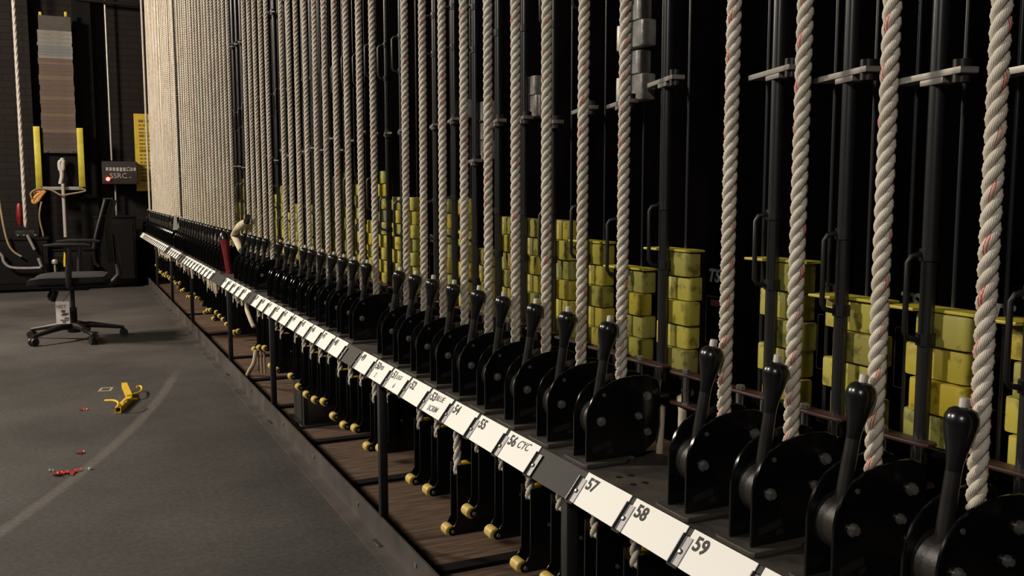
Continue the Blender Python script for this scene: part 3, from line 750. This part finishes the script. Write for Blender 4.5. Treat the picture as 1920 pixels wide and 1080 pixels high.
# conduits
for (pts, lab) in ((((197, -20), (208, 301)), 'thin grey vertical pipe above the control box'), (((215, 346), (220, 409)), 'thin grey vertical pipe below the control box')):
    a = P(*pts[0], 'y', YB+.2); b = P(*pts[1], 'y', YB+.2); a.x = b.x = (a.x+b.x)/2
    tag(MB().tube([b-b, a-b], .012, 10).build('conduit_pipe', conduit, None, b), lab, 'pipe')
# control box with lettering and red lamp
a = P(193, 345, 'y', YB-.05); b = P(257, 303, 'y', YB-.05)
cbx = tag(empty('control_box', (a.x, YB-.05, a.z)), 'black wall box with small white lettering and a glowing red lamp', 'control box')
bw, bh = b.x-a.x, b.z-a.z
MB().box(0, bw, 0, .25, 0, bh, .006).build('housing', noisy('box_brownblack', (.014, .010, .010), (.02, .014, .013), 6, .6), cbx)
lt = mat('lettering_white', (.32, .30, .29), .6)
put(text_mesh('SSRC', .085, lt, 'lettering', .001), 'lettering', frame((1, 0, 0), (0, 0, 1), (0, -1, 0), (bw*.2, -.002, bh*.26)), cbx)
tb = MB(); rr = random.Random(9)
for k in range(9): tb.box(bw*.10+k*.037, bw*.10+k*.037+.026, -.002, 0, bh*.56+.002*abs(k-4), bh*.56+.045)
tb.build('lettering', lt, cbx)
MB().box(bw*.70, bw*.82, -.002, 0, bh*.64, bh*.69).build('emblem', lt, cbx); MB().box(bw*.74, bw*.77, -.002, 0, bh*.58, bh*.76).build('emblem', lt, cbx)
MB().box(bw*.76, bw*.81, -.002, 0, bh*.28, bh*.31).build('key_slot', lt, cbx)
led = bpy.data.materials.new('red_lamp'); led.use_nodes = True
bs = bsdf(led); bs.inputs['Base Color'].default_value = (1, .05, .03, 1); bs.inputs['Emission Color'].default_value = (1, .05, .04, 1); bs.inputs['Emission Strength'].default_value = 14
MB().tube([(bw*.15, -.03, bh*.22), (bw*.15, 0, bh*.22)], [.014, .022], 16).build('lamp', led, cbx)
# yellow sign with rows of small print
a = P(254, 358, 'y', YB+.15); b = P(285, 214, 'y', YB+.15)
sg = tag(empty('yellow_notice', (P(254, 300, 'y', YB+.15).x, YB+.15, a.z)), 'tall yellow printed notice on the wall beside the far ropes', 'notice')
MB().box(0, .5, 0, .012, 0, b.z-a.z, .002).build('notice_board', sign_yellow, sg)
tb = MB(); hh = b.z-a.z
for k in range(17):
    zz = hh*(.89-.048*k); x = .05
    while x < .30:
        l = rr.uniform(.03, .08); tb.box(x, x+l, -.0015, 0, zz, zz+.018 if k % 4 else zz+.03); x += l+.012
    
tb.build('printed_lines', mat('print_brown', (.16, .10, .01), .7), sg)
# dark equipment standing along the wall
def bbox(px0, py0, px1, py1, y, depth, name, label, cat, m=black_dull):
    a = P(px0, py1, 'y', y); b = P(px1, py0, 'y', y)
    r_ = tag(empty(name, ((a.x+b.x)/2, y, 0)), label, cat); w_ = (b.x-a.x)/2; h_ = b.z
    MB().box(-w_, w_, 0, depth, .03, h_-.02, .01).build('body', m, r_)
    MB().box(-w_-.01, w_+.01, -.01, depth+.01, h_-.02, h_, .004).build('top_board', m, r_)
    MB().box(-w_+.03, w_-.03, .03, depth-.03, 0, .03, 0).build('plinth', black_dull, r_)
    MB().box(-w_*.85, w_*.85, -.006, 0, .10, h_-.08, .002).build('front_panel', m, r_)
    return r_
bbox(184, 405, 254, 536, 11.55, .4, 'black_cabinet', 'tall black cabinet against the back wall beside the rail end', 'cabinet')
bbox(-60, 446, 90, 548, 11.45, .4, 'low_cabinet', 'low black cabinet along the back wall at far left', 'cabinet')
bbox(98, 466, 176, 540, 11.5, .4, 'low_cabinet', 'low black cabinet along the wall behind the swivel chair', 'cabinet')
# small wall items
wallrope('orange_cord', [(61, 362), (68, 358), (80, 362), (72, 372), (66, 380), (62, 376), (70, 366), (84, 358), (78, 366), (70, 378)], .02, 'bundle of orange cord tied to the left end of the frame bar', orange_rope, YB-.1, 'cord')
wallrope('tan_cord', [(60, 372), (58, 362), (72, 354), (95, 356), (115, 366), (130, 364), (160, 358), (150, 352)], .010, 'brown cord looped loosely along the frame bottom bar', tan_rope, YB-.12, 'cord')
wallrope('dark_cable', [(78, 378), (74, 400), (76, 420), (81, 440), (79, 458), (72, 470)], .010, 'dark brown cable hanging from the orange bundle', tan_rope, YB-.1, 'cable')
wallrope('wall_cable', [(-6, 340), (1, 390), (8, 430), (16, 458), (26, 472), (40, 481)], .011, 'tan cable curving down the wall at the left edge', tan_rope, 11.4, 'cable')
wallrope('bent_conduit', [(-4, 472), (4, 480), (8, 492), (20, 501), (45, 503), (76, 502)], .015, 'pale bent pipe running low along the wall at left', conduit, 11.38, 'pipe')
wallrope('thin_pole', [(51, 440), (65, 468)], .016, 'short slanted grey pipe below the left rope', conduit, 11.4, 'pipe')
wallrope('thin_pole', [(72, 484), (78, 500)], .016, 'stub of slanted grey pipe meeting the bent pipe', conduit, 11.38, 'pipe')
a = P(38, 424, 'y', YB-.2)
lv = tag(empty('wall_lever', (a.x, a.y, a.z)), 'red gripped lever beside the left wall rope', 'lever')
MB().lathe([(.012, 0), (.028, .03), (.034, .14), (.030, .22), (.018, .25)], n=14).build('grip', red_plastic, lv)
a2 = P(47, 437, 'y', YB-.2)-a
MB().box(-.10, .10, -.04, .06, -.05, .03, .006).build('lock_body', black_satin, lv, a2)
for dx in (-.07, -.01, .1): MB().tube([(dx, -.05, -.02), (dx, -.04, -.02)], .012, 10).build('bolt', bolt_m, lv, a2)
a = P(192, 372, 'y', 11.5)
tag(MB().tube([(0, 0, 0), (.0, 0, 0.001)], .001, 6).build('x', black_dull), 'x', 'x') if False else None
# coat-like dark drape by the cabinet
wallrope('black_cable', [(197, 374), (190, 400), (182, 430), (176, 462), (177, 490), (186, 500)], .02, 'thick black cable hanging in front of the black cabinet', black_satin, 11.52, 'cable')
wallrope('small_bracket', [(192, 373), (206, 372), (212, 373)], .012, 'small grey wall hook above the black cabinet', conduit, 12.135, 'hook')

# ------------------------------------------------------------------ swivel chair
cc = P(140, 636, 'z', 0)
ch = empty('swivel_chair', (cc.x, cc.y, 0), 0)
fdir = (-Rt)                     # the seat front points to the left of the photo
ang = PI-.14; ch.rotation_euler = (0, 0, ang)   # local +x = front
tag(ch, 'black swivel office chair with armrests and low star base on castors', 'chair')
MB().lathe([(.045, .055), (.05, .07), (.045, .12), (.030, .13)], n=20).build('hub', chair_p, ch)
MB().lathe([(.026, .12), (.026, .24), (.015, .24), (.015, .40)], n=18).build('gas_lift', chair_p, ch)
for k in range(5):
    t = 2*PI*k/5-ang+.05; d = Vector((math.cos(t), math.sin(t), 0)); sd = Vector((-d.y, d.x, 0))
    lg = MB().tube([d*.03+Vector((0, 0, .105)), d*.12+Vector((0, 0, .105)), d*.24+Vector((0, 0, .085)), d*.345+Vector((0, 0, .068))], [.027, .024, .017, .013], 10).build('base_leg', chair_p, ch)
    cs = MB().tube([d*.345+sd*.007+Vector((0, 0, .029)), d*.345+sd*.024+Vector((0, 0, .029))], .029, 20)
    cs.tube([d*.345-sd*.007+Vector((0, 0, .029)), d*.345-sd*.024+Vector((0, 0, .029))], .029, 20)
    cs.tube([d*.345+Vector((0, 0, .03)), d*.345+Vector((0, 0, .068))], .008, 8)
    cs.tube([d*.345-sd*.024+Vector((0, 0, .029)), d*.345+sd*.024+Vector((0, 0, .029))], .006, 8)
    cs.build('castor', chair_p, ch)
MB().box(-.13, .13, -.09, .09, .375, .415, .008).build('mechanism', chair_p, ch)
kn_ = MB().tube([(.12, .0, .37), (.15, .0, .30)], [.03, .036], 14).build('tension_knob', chair_p, ch)
# seat: rounded cushion with waterfall front
def cushion(nx, ny, fx, name, m):
    vs = []; fs = []
    for s in (1, -1):
        for i in range(nx+1):
            for j in range(ny+1):
                vs.append(fx(i/nx, j/ny, s))
    n1 = (nx+1)*(ny+1)
    for i in range(nx):
        for j in range(ny):
            a = i*(ny+1)+j; q = (a, a+1, a+ny+2, a+ny+1); fs.append(q[::-1]); fs.append(tuple(n1+k for k in q))
    for i in range(nx):
        for j in (0, ny):
            a = i*(ny+1)+j; b = a+ny+1; fs.append((a, b, n1+b, n1+a) if j == 0 else (b, a, n1+a, n1+b))
    for j in range(ny):
        for i in (0, nx):
            a = i*(ny+1)+j; b = a+1; fs.append((b, a, n1+a, n1+b) if i == 0 else (a, b, n1+b, n1+a))
    return MB().add(vs, fs).build(name, m, ch)
def seatf(u, v, s):
    x = -.24+.52*u; y = (-.25+.5*v)
    e = max(abs(2*u-1)**6, abs(2*v-1)**6); r = 1-.5*e
    z = .455+s*.038*r - .035*max(0, u-.75)**1.2*4*.6 + .01*(2*v-1)**2
    k = 1-.04*e; return (x*k+.02*(1-k), y*k*(1-.12*abs(2*u-1)**3), z)
cushion(14, 12, seatf, 'seat', chair_f)
MB().box(-.20, .20, -.19, .19, .408, .425, .01).build('seat_pan', chair_p, ch)
def backf(u, v, s):
    z = .58+.46*u; y = (-.18+.36*v)*(1-.15*u); x = -.29-.05*u-.06*math.sin(u*PI*.9)*-.6 + .02*(2*v-1)**2 + s*.009*(1-.5*max(abs(2*u-1)**6, abs(2*v-1)**6))
    return (x, y, z)
cushion(12, 10, backf, 'backrest', chair_f)
MB().tube([(-.10, 0, .40), (-.26, 0, .40), (-.33, 0, .48), (-.32, 0, .62), (-.31, 0, .78)], [.022, .022, .022, .02, .015], 10).build('back_spine', chair_p, ch)
for s in (-1, 1):
    MB().tube([(-.02, s*.19, .415), (-.02, s*.285, .425), (-.02, s*.295, .50), (-.03, s*.29, .70)], [.018, .02, .022, .020], 10).build('arm_post', chair_p, ch)
    cr_ = MB().tube([(-.17, s*.29, .715), (-.12, s*.29, .728), (.05, s*.29, .735), (.13, s*.285, .722)], [.022, .032, .032, .02], 12)
    cr_.xf(Matrix.Translation((0, 0, .72)) @ Matrix.Diagonal((1, 1, .45, 1)) @ Matrix.Translation((0, 0, -.72)))
    cr_.build('armrest_pad', chair_p, ch)
# paper sign hung on the chair
a = P(119, 607, 'y', cc.y-.16)
sc_ = tag(empty('paper_tag', (a.x, a.y, a.z), -TH), 'crumpled white paper notice with dark writing hung under the chair seat', 'paper')
MB().box(-.05, .05, -.002, .002, 0, .165).build('sheet', paper, sc_)
put(text_mesh('HIST', .036, ink, 'writing', .0003), 'writing', frame((1, 0, 0), (0, 0, 1), (0, -1, 0), (-.045, -.003, .115)), sc_)
wr = MB(); rr = random.Random(4)
for (x0, z0, x1, z1) in ((-.01, .10, .02, .085), (.0, .078, .045, .07), (-.01, .07, .03, .062), (-.02, .03, .04, .025), (.01, .045, .045, .038), (-.005, .018, .02, .01)):
    wr.box(x0, x1, -.0032, -.002, min(z0, z1)-.003, max(z0, z1)+.001)
wr.build('smudges', pen, sc_)
MB().tube([(0, 0, .16), (.01, .13, .235)], .002, 6).build('string', chair_p, sc_)
# things on the low cabinet behind the chair
a = P(103, 496, 'y', 11.46)
tag(MB().lathe([(.010, -.10), (.012, 0), (.03, .01), (.035, .035), (.025, .055), (.006, .06)], n=14).build('round_knob', conduit, None, a), 'small grey round knob seen above the chair seat', 'knob')
a = P(125, 500, 'y', 11.47)
tag(MB().prism([(-.03, 0), (.03, 0), (.035, .08), (.02, .16), (.0, .135), (-.02, .17), (-.03, .06)], 'y', 0, .02, .002).build('yellow_strap', hook_yellow, None, a), 'small yellow strap hanging behind the chair armrest', 'strap')
# ------------------------------------------------------------------ things on the floor
# yellow square tube with bent hooks
def F(px, py, z=0.): return P(px, py, 'z', z)
p0 = F(221, 769, .016); p1 = F(243, 748, .016); p2 = F(233, 722, .04)
hk = tag(empty('yellow_hook_bracket', (p1.x, p1.y, 0)), 'bright yellow square-tube bracket with bent rod hooks lying on the floor', 'bracket')
def sqtube(a, b, w_, m, name, hollow=False):
    a = a-hk.location; b = b-hk.location; d = (b-a).normalized(); sd = d.cross(Vector((0, 0, 1))).normalized(); u = sd.cross(d)
    vs = []
    for p in (a, b):
        for (i, j) in ((-1, -1), (1, -1), (1, 1), (-1, 1)): vs.append(p+sd*i*w_+u*j*w_)
    iv = []
    for p in (a, a+d*.03):
        for (i, j) in ((-1, -1), (1, -1), (1, 1), (-1, 1)): iv.append(p+sd*i*w_*.75+u*j*w_*.75)
    fs = [(4, 5, 6, 7), (0, 4, 7, 3), (1, 0, 3, 2)[::-1] if False else (0, 1, 5, 4), (1, 2, 6, 5), (2, 3, 7, 6)]
    fs += [(0, 8, 9, 1), (1, 9, 10, 2), (2, 10, 11, 3), (3, 11, 8, 0), (8, 12, 13, 9), (9, 13, 14, 10), (10, 14, 15, 11), (11, 15, 12, 8)]
    MB().add(vs+iv, fs).build(name, m, hk)
    e = MB().add([v for v in iv[4:]], [(0, 1, 2, 3)]); e.build('tube_mouth', black_dull, hk)
sqtube(p0, p1, .015, hook_yellow, 'square_tube'); sqtube(p2, p1+Vector((0, 0, .01)), .014, hook_yellow, 'short_tube')
for pts in (((220, 764, .03), (222, 756, .045), (214, 751, .05), (197, 751, .035)), ((231, 760, .035), (233, 752, .055), (240, 749, .06), (257, 748, .045)), ((243, 739, .03), (254, 738, .03), (264, 734, .03), (266, 727, .03), (262, 724, .03), (256, 725, .03))):
    pp = [F(*q)-hk.location for q in pts]
    o = curve_rope('hook_rod', pp, .0055, hook_yellow, hk)
# taped rectangle outline
q = [F(183, 734), F(208, 733), F(213, 726), F(190, 727)]
c0 = sum(q, Vector())/4; vs = []; 
for p in q: vs.append((p-c0)+Vector((0, 0, .0006)))
for p in q: vs.append((p-c0)*.66+Vector((0, 0, .0006)))
tp = MB()
top = vs; bot = [v-Vector((0, 0, .0005)) for v in vs]
fs = []
for i in range(4):
    j = (i+1) % 4; fs += [(i, j, 4+j, 4+i), (8+i, 12+i, 12+j, 8+j), (i, 8+i, 8+j, j), (4+i, 4+j, 12+j, 12+i)]
tag(tp.add(top+bot, fs).build('tape_rectangle', noisy('cream_tape', (.30, .27, .17), (.42, .38, .26), 60, .7), None, c0), 'small cream tape rectangle stuck on the floor beside the bracket', 'tape')
def scrap(px, py, n, spread, m, name, label, seed, cat='scrap', sz=.02):
    r_ = random.Random(seed); c = F(px, py); mb = MB()
    for k in range(n):
        x, y = r_.uniform(-spread, spread), r_.uniform(-spread*.5, spread*.5); a = r_.uniform(0, PI); l = sz*r_.uniform(.6, 1.3); w_ = sz*.35
        pts = []
        for t in range(5):
            u = t/4-.5; pts.append(Vector((x+math.cos(a)*u*l*2, y+math.sin(a)*u*l*2, .006+.006*abs(math.sin(t*1.7+k)))))
        for t in range(4):
            d = (pts[t+1]-pts[t]).normalized(); sd = Vector((-d.y, d.x, .3)).normalized()*w_
            p, q2 = pts[t], pts[t+1]; th = Vector((0, 0, .0012))
            mb.add([p-sd, p+sd, q2+sd, q2-sd, p-sd-th, p+sd-th, q2+sd-th, q2-sd-th], [(0, 1, 2, 3), (7, 6, 5, 4), (0, 4, 5, 1), (1, 5, 6, 2), (2, 6, 7, 3), (3, 7, 4, 0)])
    zmin = min(v[2] for v in mb.v); mb.xf(Matrix.Translation((0, 0, -zmin)))
    return tag(mb.build(name, m, None, c), label, cat)
scrap(125, 888, 11, .040, red_scrap, 'red_tape_scrap', 'largest crumpled red tape scrap, front left on the floor', 1)
scrap(148, 851, 4, .018, red_scrap, 'red_tape_scrap', 'small red scrap above the crumpled one on the floor', 2, sz=.014)
scrap(156, 769, 4, .022, red_scrap, 'red_tape_scrap', 'tiny red scrap left of the yellow bracket', 3, sz=.012)
scrap(169, 880, 2, .006, white_scrap, 'white_scrap', 'tiny white scrap right of the crumpled red tape', 4, sz=.012)
scrap(97, 884, 2, .008, white_scrap, 'dark_scrap', 'tiny pale shred left of the crumpled red tape', 6, sz=.008)
